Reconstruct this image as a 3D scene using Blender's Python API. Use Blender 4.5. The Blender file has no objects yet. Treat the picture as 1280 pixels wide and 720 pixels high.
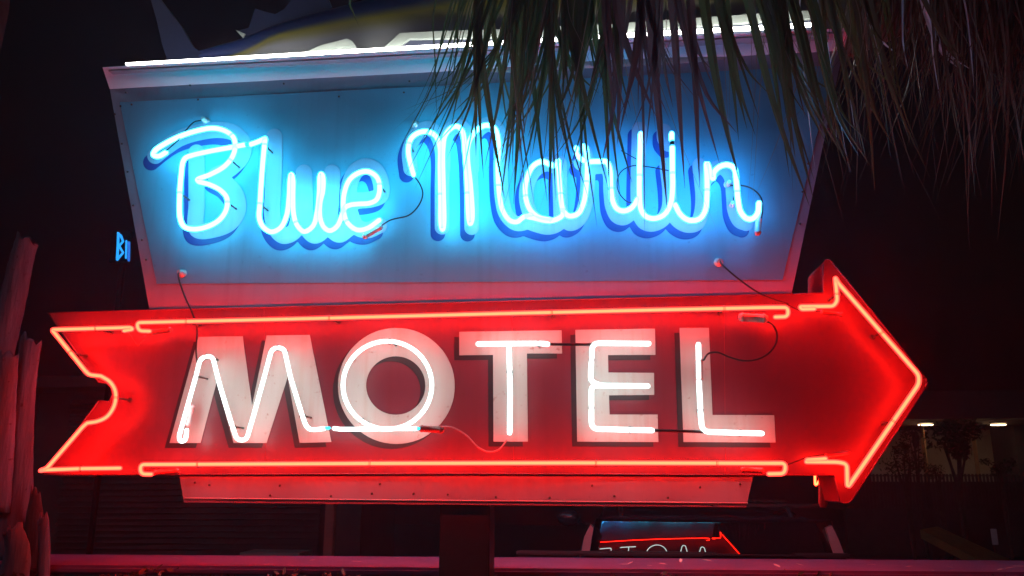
import bpy, bmesh, math, random
import numpy as np
from mathutils import Vector, Matrix
random.seed(7)
R = math.radians
sc = bpy.context.scene
col = sc.collection

# ------------------------------------------------------------------ camera
H = 1.9; D = 3.2; FPX = 1005.0
YAW, PITCH = R(6.1), R(13.3)
CAM = Vector((0, -D, H))
fwd = Vector((-math.sin(YAW)*math.cos(PITCH), math.cos(YAW)*math.cos(PITCH), math.sin(PITCH)))
rgt = Vector((math.cos(YAW), math.sin(YAW), 0))
upv = rgt.cross(fwd)
cd = bpy.data.cameras.new('camera'); cam = bpy.data.objects.new('camera', cd); col.objects.link(cam)
cd.sensor_width = 36; cd.lens = 36*FPX/1280; cd.clip_end = 2000; cd.clip_start = .02
cam.location = CAM
cam.rotation_euler = Matrix((rgt, upv, -fwd)).transposed().to_euler()
sc.camera = cam

def P(px, py, y=0.0):
    "the point of the plane Y = y that the photograph shows at this pixel"
    d = fwd*FPX + rgt*(px-640) + upv*(360-py)
    t = (y-CAM.y)/d.y
    return CAM + d*t
def PZ(px, py, z):
    d = fwd*FPX + rgt*(px-640) + upv*(360-py)
    return CAM + d*((z-CAM.z)/d.z)

# ------------------------------------------------------------------ materials
def mat(name):
    m = bpy.data.materials.new(name); m.use_nodes = True
    nt = m.node_tree; b = nt.nodes.get('Principled BSDF')
    return m, nt, b
def N(nt, t, **k):
    n = nt.nodes.new(t)
    for a, v in k.items(): setattr(n, a, v)
    return n
def paint(name, c1, c2=None, rough=.5, scale=6., bump=.0, streak=False, metallic=0., spec=.5, lo=.35, hi=.7, detail=6, dirt=None, runs=None, dent=0.):
    m, nt, b = mat(name)
    c2 = c2 or tuple(v*.8 for v in c1)
    tc = N(nt, 'ShaderNodeTexCoord'); mp = N(nt, 'ShaderNodeMapping')
    nt.links.new(tc.outputs['Object'], mp.inputs['Vector'])
    mp.inputs['Scale'].default_value = (1, 1, .12) if streak else (1, 1, 1)
    no = N(nt, 'ShaderNodeTexNoise'); no.inputs['Scale'].default_value = scale; no.inputs['Detail'].default_value = detail
    nt.links.new(mp.outputs[0], no.inputs['Vector'])
    cr = N(nt, 'ShaderNodeValToRGB')
    cr.color_ramp.elements[0].position = lo; cr.color_ramp.elements[1].position = hi
    cr.color_ramp.elements[0].color = (*c1, 1); cr.color_ramp.elements[1].color = (*c2, 1)
    nt.links.new(no.outputs['Fac'], cr.inputs[0])
    out = cr.outputs[0]
    if dirt:
        n2 = N(nt, 'ShaderNodeTexNoise'); n2.inputs['Scale'].default_value = 38; n2.inputs['Detail'].default_value = 8
        nt.links.new(tc.outputs['Object'], n2.inputs['Vector'])
        r2 = N(nt, 'ShaderNodeValToRGB'); r2.color_ramp.elements[0].position = .65; r2.color_ramp.elements[1].position = .74
        nt.links.new(n2.outputs['Fac'], r2.inputs[0])
        mx = N(nt, 'ShaderNodeMix', data_type='RGBA')
        nt.links.new(r2.outputs[0], mx.inputs[0]); nt.links.new(out, mx.inputs[6]); mx.inputs[7].default_value = (*dirt, 1)
        out = mx.outputs[2]
    if runs:
        m2 = N(nt, 'ShaderNodeMapping'); m2.inputs['Scale'].default_value = (26, 1, 1.3); nt.links.new(tc.outputs['Object'], m2.inputs['Vector'])
        n4 = N(nt, 'ShaderNodeTexNoise'); n4.inputs['Scale'].default_value = 1.; n4.inputs['Detail'].default_value = 5; nt.links.new(m2.outputs[0], n4.inputs['Vector'])
        r4 = N(nt, 'ShaderNodeValToRGB'); r4.color_ramp.elements[0].position = .50; r4.color_ramp.elements[1].position = .78
        r4.color_ramp.elements[1].color = (.75,.75,.75,1); nt.links.new(n4.outputs['Fac'], r4.inputs[0])
        m4 = N(nt, 'ShaderNodeMix', data_type='RGBA')
        nt.links.new(r4.outputs[0], m4.inputs[0]); nt.links.new(out, m4.inputs[6]); m4.inputs[7].default_value = (*runs, 1); out = m4.outputs[2]
    nt.links.new(out, b.inputs['Base Color'])
    b.inputs['Roughness'].default_value = rough; b.inputs['Metallic'].default_value = metallic
    b.inputs['Specular IOR Level'].default_value = spec
    if bump:
        bp = N(nt, 'ShaderNodeBump'); bp.inputs['Strength'].default_value = bump; bp.inputs['Distance'].default_value = .01
        n3 = N(nt, 'ShaderNodeTexNoise'); n3.inputs['Scale'].default_value = scale*2.5; n3.inputs['Detail'].default_value = 8
        nt.links.new(mp.outputs[0], n3.inputs['Vector'])
        nt.links.new(n3.outputs['Fac'], bp.inputs['Height']); nt.links.new(bp.outputs[0], b.inputs['Normal'])
        if dent:
            n5 = N(nt, 'ShaderNodeTexNoise'); n5.inputs['Scale'].default_value = 2.6; n5.inputs['Detail'].default_value = 1.5
            nt.links.new(tc.outputs['Object'], n5.inputs['Vector'])
            b5 = N(nt, 'ShaderNodeBump'); b5.inputs['Strength'].default_value = 1; b5.inputs['Distance'].default_value = dent
            nt.links.new(n5.outputs['Fac'], b5.inputs['Height']); nt.links.new(b5.outputs[0], bp.inputs['Normal'])
    return m
def emit(name, rgb, s=1.):
    m, nt, b = mat(name); nt.nodes.remove(b)
    e = N(nt, 'ShaderNodeEmission'); e.inputs[0].default_value = (*rgb, 1); e.inputs[1].default_value = s
    nt.links.new(e.outputs[0], nt.nodes['Material Output'].inputs[0]); return m
def shell(name, rgb, s, fac):
    m, nt, b = mat(name); nt.nodes.remove(b)
    e = N(nt, 'ShaderNodeEmission'); e.inputs[0].default_value = (*rgb, 1); e.inputs[1].default_value = s
    t = N(nt, 'ShaderNodeBsdfTransparent'); mx = N(nt, 'ShaderNodeMixShader'); mx.inputs[0].default_value = fac
    nt.links.new(t.outputs[0], mx.inputs[1]); nt.links.new(e.outputs[0], mx.inputs[2])
    nt.links.new(mx.outputs[0], nt.nodes['Material Output'].inputs[0])
    m.cycles.emission_sampling = 'NONE'
    return m

M_border = paint('white_sign_enamel', (.29,.28,.36), (.25,.25,.32), .42, 3, .06, True, dirt=(.22,.20,.24), runs=(.25,.20,.26), dent=.035)
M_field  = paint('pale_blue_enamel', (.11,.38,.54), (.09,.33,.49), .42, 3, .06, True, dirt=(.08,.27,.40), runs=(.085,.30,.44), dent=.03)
M_fascia = paint('white_fascia_metal', (.66,.62,.66), (.58,.55,.60), .38, 4, .03)
M_script = paint('sky_blue_letter_paint', (.32,.38,.52), (.27,.33,.47), .45, 6, runs=(.22,.29,.40))
M_shadow = paint('navy_letter_paint', (.010,.05,.27), (.008,.04,.22), .45, 6)
M_red    = paint('red_arrow_enamel', (.175,.030,.048), (.13,.023,.038), .40, 2.5, .08, True, dirt=(.15,.03,.035), runs=(.14,.02,.03), dent=.04)
M_cream  = paint('cream_letter_paint', (.42,.53,.50), (.35,.44,.41), .5, 7, .05, True, dirt=(.30,.26,.22), runs=(.36,.33,.28), dent=.01)
M_black  = paint('black_letter_paint', (.018,.012,.016), (.03,.02,.025), .5, 7)
M_cab    = paint('cabinet_side_metal', (.34,.02,.035), (.24,.015,.025), .5, 5)
M_cabw   = paint('cabinet_side_white', (.4,.4,.42), (.3,.3,.32), .5, 5)
M_post   = paint('dark_steel', (.008,.008,.009), (.012,.011,.012), .5, 8, .1)
M_soot   = paint('matt_black', (.003,.003,.004), None, 1., 8, spec=.05)
M_wire   = paint('black_rubber', (.012,.012,.014), None, .45, 20)
M_wirer  = paint('pale_cable', (.45,.30,.30), None, .45, 20)
M_hous   = paint('electrode_glass', (.55,.52,.52), (.40,.36,.36), .18, 30)
M_housr  = paint('electrode_housing_red', (.45,.10,.09), (.3,.06,.06), .25, 30)
M_steel  = paint('dull_steel', (.14,.12,.11), (.06,.045,.04), .35, 40, metallic=.7)
M_led    = emit('led_strip_light', (1,.97,.93), 11)
BLU = [emit('blue_neon_core', (.65,8.0,12.2)), shell('blue_neon_glass', (.05,.75,1.0), 2.2, .38)]
BLU2= [emit('deeper_blue_neon_core', (.65,5.8,13.5)), shell('deeper_blue_neon_glass', (.06,.55,1.0), 2.2, .38)]
REDT= [emit('red_neon_core', (58.0,.40,.12)), shell('red_neon_glass', (1.0,.04,.03), 2.6, .42)]
WHT = [emit('white_neon_core', (4.6,5.7,5.5)), shell('white_neon_glass', (.8,1,1), 1.0, .35)]
BLUS= [emit('blue_neon_dim', (.01,.20,.60))]

# ------------------------------------------------------------------ helpers
def obj(name, me, m=None, parent=None, smooth=False):
    if isinstance(me, bmesh.types.BMesh):
        bm = me; me = bpy.data.meshes.new(name); bm.to_mesh(me); bm.free()
    o = bpy.data.objects.new(name, me); col.objects.link(o)
    if m:
        for x in (m if isinstance(m, (list, tuple)) else [m]): me.materials.append(x)
    if smooth:
        for p in me.polygons: p.use_smooth = True
    if parent: o.parent = parent
    return o
def tag(o, label=None, cat=None, group=None, kind=None):
    if label: o['label'] = label
    if cat: o['category'] = cat
    if group: o['group'] = group
    if kind: o['kind'] = kind
    return o
def empty(name, loc=(0,0,0), label=None, cat=None, group=None):
    e = bpy.data.objects.new(name, None); col.objects.link(e); e.location = loc; e.empty_display_size = .1
    tag(e, label, cat, group)
    return e
def local(o, parent):
    "children are modelled in world space: cancel the parent's offset"
    o.matrix_parent_inverse = parent.matrix_world.inverted() if False else Matrix.Translation(-Vector(parent.location))
    return o
def part(name, me, m, root, smooth=False, top=None):
    o = obj(name, me, m, root, smooth)
    base = top or root
    if isinstance(root, bpy.types.Object) and root.type == 'EMPTY': local(o, root)
    return o
def box(bm, c, s, rz=0, bevel=0):
    r = bmesh.ops.create_cube(bm, size=1)
    M = Matrix.Translation(c) @ Matrix.Rotation(rz, 4, 'Z') @ Matrix.Diagonal((*s, 1))
    bmesh.ops.transform(bm, matrix=M, verts=r['verts'])
    if bevel:
        es = list({e for v in r['verts'] for e in v.link_edges})
        bmesh.ops.bevel(bm, geom=es, offset=bevel, segments=2, affect='EDGES')
def prism(pts, y0, y1):
    "a flat outline (world x, z) with thickness from y0 (front) to y1"
    bm = bmesh.new()
    f = [bm.verts.new((p[0], y0, p[1])) for p in pts]; b = [bm.verts.new((p[0], y1, p[1])) for p in pts]
    bm.faces.new(f); bm.faces.new(b[::-1])
    for i in range(len(pts)):
        j = (i+1) % len(pts); bm.faces.new((f[i], b[i], b[j], f[j]))
    bmesh.ops.recalc_face_normals(bm, faces=bm.faces)
    return bm
def pxpoly(pts, y): return [(P(a, b, y).x, P(a, b, y).z) for a, b in pts]
def catmull(pts, n=7):
    pts = [Vector(p) for p in pts]; out = []
    Q = [pts[0]*2-pts[1]] + pts + [pts[-1]*2-pts[-2]]
    for i in range(1, len(Q)-2):
        p0, p1, p2, p3 = Q[i-1:i+3]
        k = max(1, n)
        d01 = max((p1-p0).length, 1e-6)**.5; d12 = max((p2-p1).length, 1e-6)**.5; d23 = max((p3-p2).length, 1e-6)**.5
        m1 = ((p1-p0)/d01 - (p2-p0)/(d01+d12) + (p2-p1)/d12)*d12
        m2 = ((p2-p1)/d12 - (p3-p1)/(d12+d23) + (p3-p2)/d23)*d12
        for j in range(k):
            t = j/k
            out.append((2*t**3-3*t*t+1)*p1 + (t**3-2*t*t+t)*m1 + (-2*t**3+3*t*t)*p2 + (t**3-t*t)*m2)
    out.append(pts[-1]); return out
def fillet(pts, r, n=5):
    pts = [Vector(p) for p in pts]; out = [pts[0]]
    for a, b, c in zip(pts, pts[1:], pts[2:]):
        u, v = (a-b), (c-b); rr = min(r, u.length*.48, v.length*.48)
        s, e = b+u.normalized()*rr, b+v.normalized()*rr
        for k in range(n+1):
            t = k/n; out.append((1-t)**2*s + 2*t*(1-t)*b + t*t*e)
    out.append(pts[-1]); return out
def sweep(bm, pts, r, seg=8, cap=True, mi=0):
    pts = [Vector(p) for p in pts]
    q = [pts[0]]
    for p in pts[1:]:
        if (p-q[-1]).length > 1e-4: q.append(p)
    pts = q; n = len(pts)
    rad = r if callable(r) else (lambda t: r)
    rings = []; prev = None
    def ring(c, u, v, rr): return [bm.verts.new(c + (u*math.cos(2*math.pi*k/seg) + v*math.sin(2*math.pi*k/seg))*rr) for k in range(seg)]
    for i, p in enumerate(pts):
        t = (pts[min(i+1, n-1)] - pts[max(i-1, 0)])
        if t.length < 1e-7: t = Vector((0,0,1))
        t.normalize()
        if prev is None: a = Vector((0,1,0)) if abs(t.y) < .9 else Vector((1,0,0))
        else: a = prev
        u = (a - t*a.dot(t)); u = u.normalized() if u.length > 1e-5 else t.orthogonal().normalized()
        prev = u; v = t.cross(u); rr = rad(i/max(1, n-1))
        if i == 0 and cap:
            rings.append(ring(p - t*rr*.75, u, v, rr*.62))
        rings.append(ring(p, u, v, rr))
        if i == n-1 and cap:
            rings.append(ring(p + t*rr*.75, u, v, rr*.62))
    for A, B in zip(rings, rings[1:]):
        for k in range(seg):
            f = bm.faces.new((A[k], A[(k+1)%seg], B[(k+1)%seg], B[k])); f.material_index = mi; f.smooth = True
    for rg in (rings[0][::-1], rings[-1]):
        f = bm.faces.new(rg); f.material_index = mi
    return bm
def cyl(bm, a, b, r, seg=10, mi=0): return sweep(bm, [a, b], r, seg, cap=False, mi=mi)

# ================================================================== THE SIGN
YF = 0.0          # face of the tapered cabinet
YA = -0.012       # face of the arrow
YB = -0.090       # plane of the blue tubes
YT = -0.115       # plane of the arrow's and the word's tubes
YC = 0.11        # mid plane between the two faces
sign = empty('motel_sign', (.25, YC, 0), 'big lit neon sign with blue script above a red arrow, on a dark post', 'neon sign')

quad = [(137,110),(1054,62),(933,634),(230,628)]
qp = pxpoly(quad, YF)
part('cabinet', prism(qp, YF, 2*YC-YF), M_border, sign)
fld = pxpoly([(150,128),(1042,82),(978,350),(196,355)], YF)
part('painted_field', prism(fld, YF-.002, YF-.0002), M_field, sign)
# flared fascia and the light strip on its top edge
a, b = P(137,111,YF-.004), P(1054,63,YF-.004); c, d = P(1062,35,-.14), P(128,84,-.14)
bm = bmesh.new()
def hexa(bm, q, off):
    v = [bm.verts.new(p) for p in q] + [bm.verts.new(Vector(p)+Vector(off)) for p in q]
    bm.faces.new(v[:4]); bm.faces.new(v[4:][::-1])
    for i in range(4):
        j = (i+1) % 4; bm.faces.new((v[i], v[i+4], v[j+4], v[j]))
    bmesh.ops.recalc_face_normals(bm, faces=bm.faces)
hexa(bm, [a, b, c, d], (0, .012, .004))
fas = part('fascia', bm, M_fascia, sign)
ztop = max(c.z, d.z)
bm = bmesh.new()
s0, s1 = P(157,80.5,-.138), P(1014,32,-.138)
hexa(bm, [s0, s1, s1+Vector((0,0,.0145)), s0+Vector((0,0,.0075))], (0, .012, 0))
part('light_strip', bm, M_led, fas)
bm = bmesh.new()   # cabinet lid behind the fascia
hexa(bm, [d+Vector((.02,.016,-.004)), c+Vector((-.02,.016,-.004)), Vector((c.x-.04, 2*YC, c.z-.004)), Vector((d.x+.04, 2*YC, d.z-.004))], (0,0,-.008))
part('lid', bm, M_cabw, sign)

arrow_px = [(60,391),(500,379.5),(992,367.5),(1029.5,366.5),(1029,330),(1031.5,325),(1036,324.5),(1040,328),(1157,473),(1158.5,478),(1157,483),
            (1066,623),(1061,628.5),(1055,629),(1050,627),(1042.8,594),(600,592),(54,593.5),(124,501),(137,502),(141,494),(139,484),(133,479),(124,478),(112,463)]
ap = pxpoly(arrow_px, YA)
arrow = part('arrow', prism(ap, YA, 2*YC-YA), [M_red, M_cab], sign)
for p in arrow.data.polygons:
    if abs(p.normal.y) < .5: p.material_index = 1
bm = bmesh.new()  # raised rim lip round the arrow's edge
for i in range(len(ap)):
    p, q = ap[i], ap[(i+1) % len(ap)]
    cyl(bm, (p[0], YA-.0015, p[1]), (q[0], YA-.0015, q[1]), .003, 6)
part('rim', bm, M_red, arrow)
# sheet joints
bm = bmesh.new()
for x in (330, 640, 905):
    bm = bmesh.new()
    t, b_ = P(x, 386, YA), P(x+2, 590, YA)
    sweep(bm, [t+Vector((0,-.0002,0)), b_+Vector((0,-.0002,0))], .0012, 4)
    part('sheet_joint', bm, M_cab, arrow)

# ---- MOTEL
def s4(pts, ox, oy, k=4.0): return [(ox+x/k, oy+y/k) for x, y in pts]
Mp = s4([(50,655),(195,125),(415,122),(462,470),(535,118),(750,115),(858,650),(700,655),(640,325),(535,655),(370,655),(285,350),(205,655)],200,390)
Tp = s4([(97,100),(608,92),(611,208),(435,208),(440,648),(268,648),(266,215),(97,217)],550,390)
Ep = s4([(677,90),(1075,84),(1077,215),(840,216),(842,303),(1070,305),(1071,415),(845,417),(848,513),(1088,513),(1092,650),(686,648)],550,390)
Lp = s4([(477,80),(624,80),(642,515),(950,516),(957,653),(497,650)],730,390)
def oval(cx, cy, rx, ry, n=64): return [(cx+rx*math.cos(2*math.pi*k/n), cy+ry*math.sin(2*math.pi*k/n)) for k in range(n)]
Oo = s4(oval(423,370,292,290),390,390); Oi = s4(oval(420,368,148,146),390,390)
def ringmesh(o, i, y0, y1):
    bm = bmesh.new(); n = len(o)
    def vs(pts, y): return [bm.verts.new((x, y, z)) for x, z in pts]
    of, if_, ob, ib = vs(o,y0), vs(i,y0), vs(o,y1), vs(i,y1)
    for k in range(n):
        j = (k+1) % n
        bm.faces.new((of[k],of[j],if_[j],if_[k])); bm.faces.new((ob[k],ob[j],ib[j],ib[k]))
        bm.faces.new((of[k],of[j],ob[j],ob[k])); bm.faces.new((if_[k],if_[j],ib[j],ib[k]))
    bmesh.ops.recalc_face_normals(bm, faces=bm.faces); return bm
sh = lambda pts: [(x-6.4, y+6.2) for x, y in pts]
letters = {}
for nm, pp in (('letter_m', Mp), ('letter_t', Tp), ('letter_e', Ep), ('letter_l', Lp)):
    L = part(nm, prism(pxpoly(pp, YA), YA-.004, YA-.0022), M_cream, sign); letters[nm[-1]] = L
    part('drop_shadow', prism(pxpoly(sh(pp), YA), YA-.0018, YA-.0004), M_black, L)
L = part('letter_o', ringmesh(pxpoly(Oo,YA), pxpoly(Oi,YA), YA-.004, YA-.0022), M_cream, sign); letters['o'] = L
part('drop_shadow', ringmesh(pxpoly(sh(Oo),YA), pxpoly(sh(Oi),YA), YA-.0018, YA-.0004), M_black, L)

back_jobs = []; TUBES = []
def tube(paths, y, mats, r, parent, name='neon_tube', rs=1.38, back=None):
    "one glass tube: glowing core plus its thin glass, every path given in photo pixels on its own plane"
    bm = bmesh.new(); W = []
    for pts in paths:
        w = [P(p[0], p[1], y + (p[2] if len(p) > 2 else 0)) for p in pts]
        W.append(w); TUBES.append(w)
        sweep(bm, w, r, 9, mi=0)
        if len(mats) > 1: sweep(bm, w, r*rs, 10, mi=1)
    o = part(name, bm, mats, parent)
    if back: back_jobs.append((W, mats, r, back))
    return o
def z4(pts, ox, oy, k=4.235): return [(ox+p[0]/k, oy+p[1]/k) + tuple(p[2:]) for p in pts]

RW = .0072
# M and the base run to O
mT = fillet(s4([(134,590),(128,640),(103,650),(95,622),(180,320),(203,228),(262,218),(300,370),(358,560),(385,640),(432,640),(470,510),(535,275),(560,180),(620,178),(652,325),(712,520),(738,592),(822,583)],200,390), 9)
mT = [tuple(v) for v in mT]
tube([mT], YT, WHT, RW*.95, letters['m'], back='text')
oT = [(390+(377+222*math.cos(a))/4, 390+(366+220*math.sin(a))/4) for a in [math.pi/2 + 2*math.pi*k/56 for k in range(57)]]
tube([oT, s4([(110,582),(140,586),(240,586),(400,583),(520,583)],390,390)], YT, WHT, RW*.95, letters['o'], back='text')
tube([s4([(190,160),(340,158),(500,157),(540,161)],550,390), s4([(345,172),(350,390),(348,605)],550,390)], YT, WHT, RW*1.1, letters['t'], back='text')
e1 = [tuple(v) for v in fillet(s4([(1045,158),(762,156),(752,345),(800,368),(1040,370)],550,390), 8)]
e2 = [tuple(v) for v in fillet(s4([(812,367),(757,368),(757,584),(1062,592)],550,390), 9)]
tube([e1, e2], YT, WHT, RW*1.1, letters['e'], back='text')
lT = [tuple(v) for v in fillet(s4([(572,162),(575,350),(583,520),(592,598),(700,602),(890,607)],730,390), 9)]
tube([lT], YT, WHT, RW*1.1, letters['l'], back='text')
# blacked-out runs between letters, cyan joint between M and O
def wire(pts, ys, r, m, parent, name='cable', smooth=True):
    if not isinstance(ys, (list, tuple)): ys = [ys]*len(pts)
    w = [P(p[0], p[1], y) for p, y in zip(pts, ys)]
    if smooth: w = catmull(w, 8)
    bm = sweep(bmesh.new(), w, r, 8); return part(name, bm, m, parent)
wire(s4([(548,161),(766,163)],550,390), YT+.004, RW*.8, M_wire, letters['t'], 'blacked_out_tube', False)
wire(s4([(350,592),(600,599)],730,390), YT+.004, RW*.8, M_wire, letters['e'], 'blacked_out_tube', False)
tube([s4([(824,582),(846,580)],200,390)], YT, [emit('cyan_joint', (.05,.75,1.0))], RW*.85, letters['m'], 'tube_joint')
tube([s4([(522,583),(536,583)],390,390)], YT, [emit('cyan_joint_two', (.05,.75,1.0))], RW*.85, letters['o'], 'tube_joint')
tube([s4([(134,590),(130,620)],200,390)], YT+.012, [emit('cyan_end', (.25,.85,1.0))], RW*.8, letters['m'], 'tube_joint')

# ---- red outline tubes
RR = .0050
def rt(paths, back='arrow'):
    return tube(paths, YT, REDT, RR, sign, back=back, rs=2.0)
F = lambda pts, r: [tuple(v) for v in fillet(pts, r)]
rt([F([(155,413.4),(166,411.6),(163,409.3),(64.8,412),(107.5,464.7),(112,468.5),(126,470)], 3)[:-1]
    + [tuple(v) for v in catmull([(126,470),(137,477),(143.3,486.5),(144.8,496),(142,509),(133.5,521),(122,526.5),(109,528.8)], 5)]
    + F([(109,528.8),(103.5,533.5),(59,585),(52,588)], 2)[1:], 
    [(51,588.2),(52.5,587.6)], [(52,587.6),(101,585.8),(150,585.2)]])
rt([F([(187,414),(173,413.5),(171,403.2),(205,402.4),(410,397.6),(600,392.6),(800,387.8),(960,384.3),(985,384.2),(985,395.8),(969,396.3)], 6)])
rt([F([(189,592.8),(176,592.6),(175.4,580.6),(205,580.5),(480,579.2),(720,578.6),(960,579),(982,579),(981,592),(961,592.4)], 6)])
rt([F([(1018,386),(1002,386.5),(1000,383.2),(1042,382.6),(1046.6,376),(1044.3,348)], 5)])
rt([F([(1044.3,348),(1047.8,354),(1148.6,469),(1148.6,480),(1059.3,610),(1058.6,580),(1048,577.6),(1008,577.2)], 6)])
rt([[(1009,575),(1032,573.4)]])

# ---- blue script tubes
RS = .0100
def bt(pts, ox, m=BLU, par=sign, y=YB, n=6, back='script'):
    return tube([[tuple(v) for v in catmull(z4(pts, ox, 140), n)]], y, m, RS, par, back=back, rs=1.3)
B_pts = [(328,214),(290,234),(262,228),(270,205),(320,170),(400,130),(500,98),(580,86),(645,102),(685,135),(695,185),(678,240),(635,290),(560,332),(495,358),(498,366),(560,384),(618,415),(650,455),(648,515),(612,570),(545,608),(470,620),(422,605),(403,560),(401,440),(409,330),(418,265),(432,243),(465,230),(560,208),(670,188),(744,174)]
bt(B_pts, 130)
lue = [(776,172),(815,158),(853,141)]
bt(lue, 130, n=3)
lue2 = [(853,141),(847,200),(838,300),(826,480),(822,560),(842,608),(888,634),(935,612),(966,550),(980,450),(985,360),(992,330),(1000,360),(1000,450),(1004,540),(1022,600),(1060,633)]
lue3 = [(x+1016, y) for x, y in [(90,604),(112,530),(124,420),(127,345),(134,328),(143,345),(142,420),(128,480),(128,560),(148,610),(180,628),(218,605),(245,545),(262,505),(290,492),(330,487),(392,482),(428,462),(443,400),(428,345),(385,316),(335,322),(285,358),(256,430),(252,520),(272,585),(325,624),(380,615),(442,572)]]
bt(lue2+lue3, 130)
Mw = [(622,332),(606,275),(594,205),(607,145),(645,112),(695,104),(738,126),(760,180),(762,300),(765,450),(768,600),(776,622),(782,600),(780,400),(778,200),(790,125),(822,86),(855,77),(882,105),(893,200),(903,330),(914,560),(922,592),(932,570),(925,400),(908,230),(916,160),(955,98),(1010,70),(1052,88),(1070,150),(1068,300),(1078,450),(1094,520),(1130,572),(1168,582),(1208,555),(1250,547)]
bt(Mw, 370)
aa = [(415,553),(450,560),(500,572),(545,576),(590,560),(608,540),(600,480),(592,400),(586,300),(584,258),(575,282),(545,280),(500,262),(452,285),(420,345),(408,425),(430,510),(478,556),(545,572)]
bt(aa, 560, BLU2)
rr = [(606,520),(640,550),(688,538),(718,480),(733,380),(737,275),(732,200),(722,176),(732,215),(738,262)]
bt(rr, 560, BLU2)
r2 = [(680,190),(678,215),(700,245),(740,262),(790,262),(838,264),(856,300),(862,400),(872,470),(895,512),(930,524),(968,510),(990,485),(1002,462)]
bt(r2, 560, BLU2)
ll = [(173,116),(170,200),(167,300),(167,450),(176,520),(200,552),(242,564),(295,545),(330,490),(342,400),(341,300),(340,185)]
bt(ll, 760, BLU2)
bt([(337,148),(337,115)], 760, BLU2, n=2)
iN = [(356,492),(378,535),(410,565),(445,575),(488,562),(515,520),(524,440),(524,340),(523,272),(532,290),(548,345),(556,352),(560,322),(590,290),(635,280),(668,300),(680,370),(688,460),(703,530),(735,564),(765,564),(792,535),(799,482)]
bt(iN, 760, BLU2)
wire(z4([(340,183),(338,150)],760,140), YB, RS*.9, M_wire, sign, 'blacked_out_tube', False)
tube([z4([(748,173),(772,173)],130,140)], YB, [emit('cyan_joint_three', (.02,.55,.75))], RS*.8, sign, 'tube_joint')

# ---- the painted script behind the tubes: outline of all points near a stroke line (marching squares)
def blob(polys, w, step=1.5):
    S = []
    for p in polys:
        c = [tuple(v) for v in catmull(p, 8)]
        for (x0,y0),(x1,y1) in zip(c, c[1:]):
            k = max(1, int(math.hypot(x1-x0, y1-y0)/1.5))
            S += [(x0+(x1-x0)*i/k, y0+(y1-y0)*i/k) for i in range(k)]
        S.append(c[-1])
    S = np.array(S); mn = S.min(0)-w-4; mxx = S.max(0)+w+4
    xs = np.arange(mn[0], mxx[0], step); ys = np.arange(mn[1], mxx[1], step)
    Dm = np.full((len(ys), len(xs)), 1e9)
    X, Y = np.meshgrid(xs, ys)
    for i in range(0, len(S), 40):
        ch = S[i:i+40]
        Dm = np.minimum(Dm, np.sqrt(((X[..., None]-ch[:, 0])**2+(Y[..., None]-ch[:, 1])**2).min(-1)))
    return xs, ys, w-Dm
def fillmesh(xs, ys, V, y):
    bm = bmesh.new(); cache = {}
    def vert(k, px, py):
        if k not in cache: cache[k] = bm.verts.new(P(px, py, y))
        return cache[k]
    for j in range(len(ys)-1):
        for i in range(len(xs)-1):
            cs = [(i,j),(i+1,j),(i+1,j+1),(i,j+1)]; v = [V[b, a] for a, b in cs]
            if max(v) <= 0: continue
            loop = []
            for k in range(4):
                A, Bc = cs[k], cs[(k+1)%4]; va, vb = v[k], v[(k+1)%4]
                if va > 0: loop.append(vert(A, xs[A[0]], ys[A[1]]))
                if (va > 0) != (vb > 0):
                    t = va/(va-vb); key = (min(A,Bc), max(A,Bc))
                    loop.append(vert(key, xs[A[0]]+(xs[Bc[0]]-xs[A[0]])*t, ys[A[1]]+(ys[Bc[1]]-ys[A[1]])*t))
            loop = list(dict.fromkeys(loop))
            if len(loop) > 2:
                try: bm.faces.new(loop)
                except ValueError: pass
    return bm
def shiftp(pts, f=.036, dy=5): return [(x+(747-x)*f, y+dy) for x, y in pts]
blue_words = [z4([(272,232),(330,185),(400,140),(500,108),(620,95),(700,118),(740,180),(722,245),(660,305),(590,340),(655,385),(703,450),(708,520),(668,585),(590,620),(492,622),(490,500),(490,380),(490,215)],130,140),
    shiftp(z4([(868-30,110),(838,220),(830,400),(826,520),(842,590),(888,634),(945,612),(972,540),(985,420),(1000,300),(1005,450),(1008,540),(1022,600),(1060,633),(1105,604),(1130,530),(1142,420),(1155,300),(1148,450),(1144,560),(1164,610),(1196,628),(1240,600)],130,140)),
    z4([(310,470),(400,462),(448,440),(448,370),(420,310),(370,288),(320,310),(288,370),(278,450),(288,540),(325,610),(380,625),(440,600)],370,140)]
xs, ys, V = blob(blue_words, 10.2)
w1 = part('painted_word', fillmesh(xs, ys, V, YF-.0045), M_script, sign)
part('drop_shadow', fillmesh(xs-5.2, ys+8.2, V, YF-.0030), M_shadow, w1)
mm = [[(607,300),(600,205),(640,120),(700,85),(745,120),(772,200),(773,400),(773,610)], [(778,300),(785,160),(822,90),(865,75),(900,110),(918,200),(928,400),(930,612)], [(932,300),(935,160),(965,95),(1020,65),(1060,85),(1082,150),(1083,300),(1090,450),(1112,540),(1160,588),(1200,590),(1250,560)]]
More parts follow.
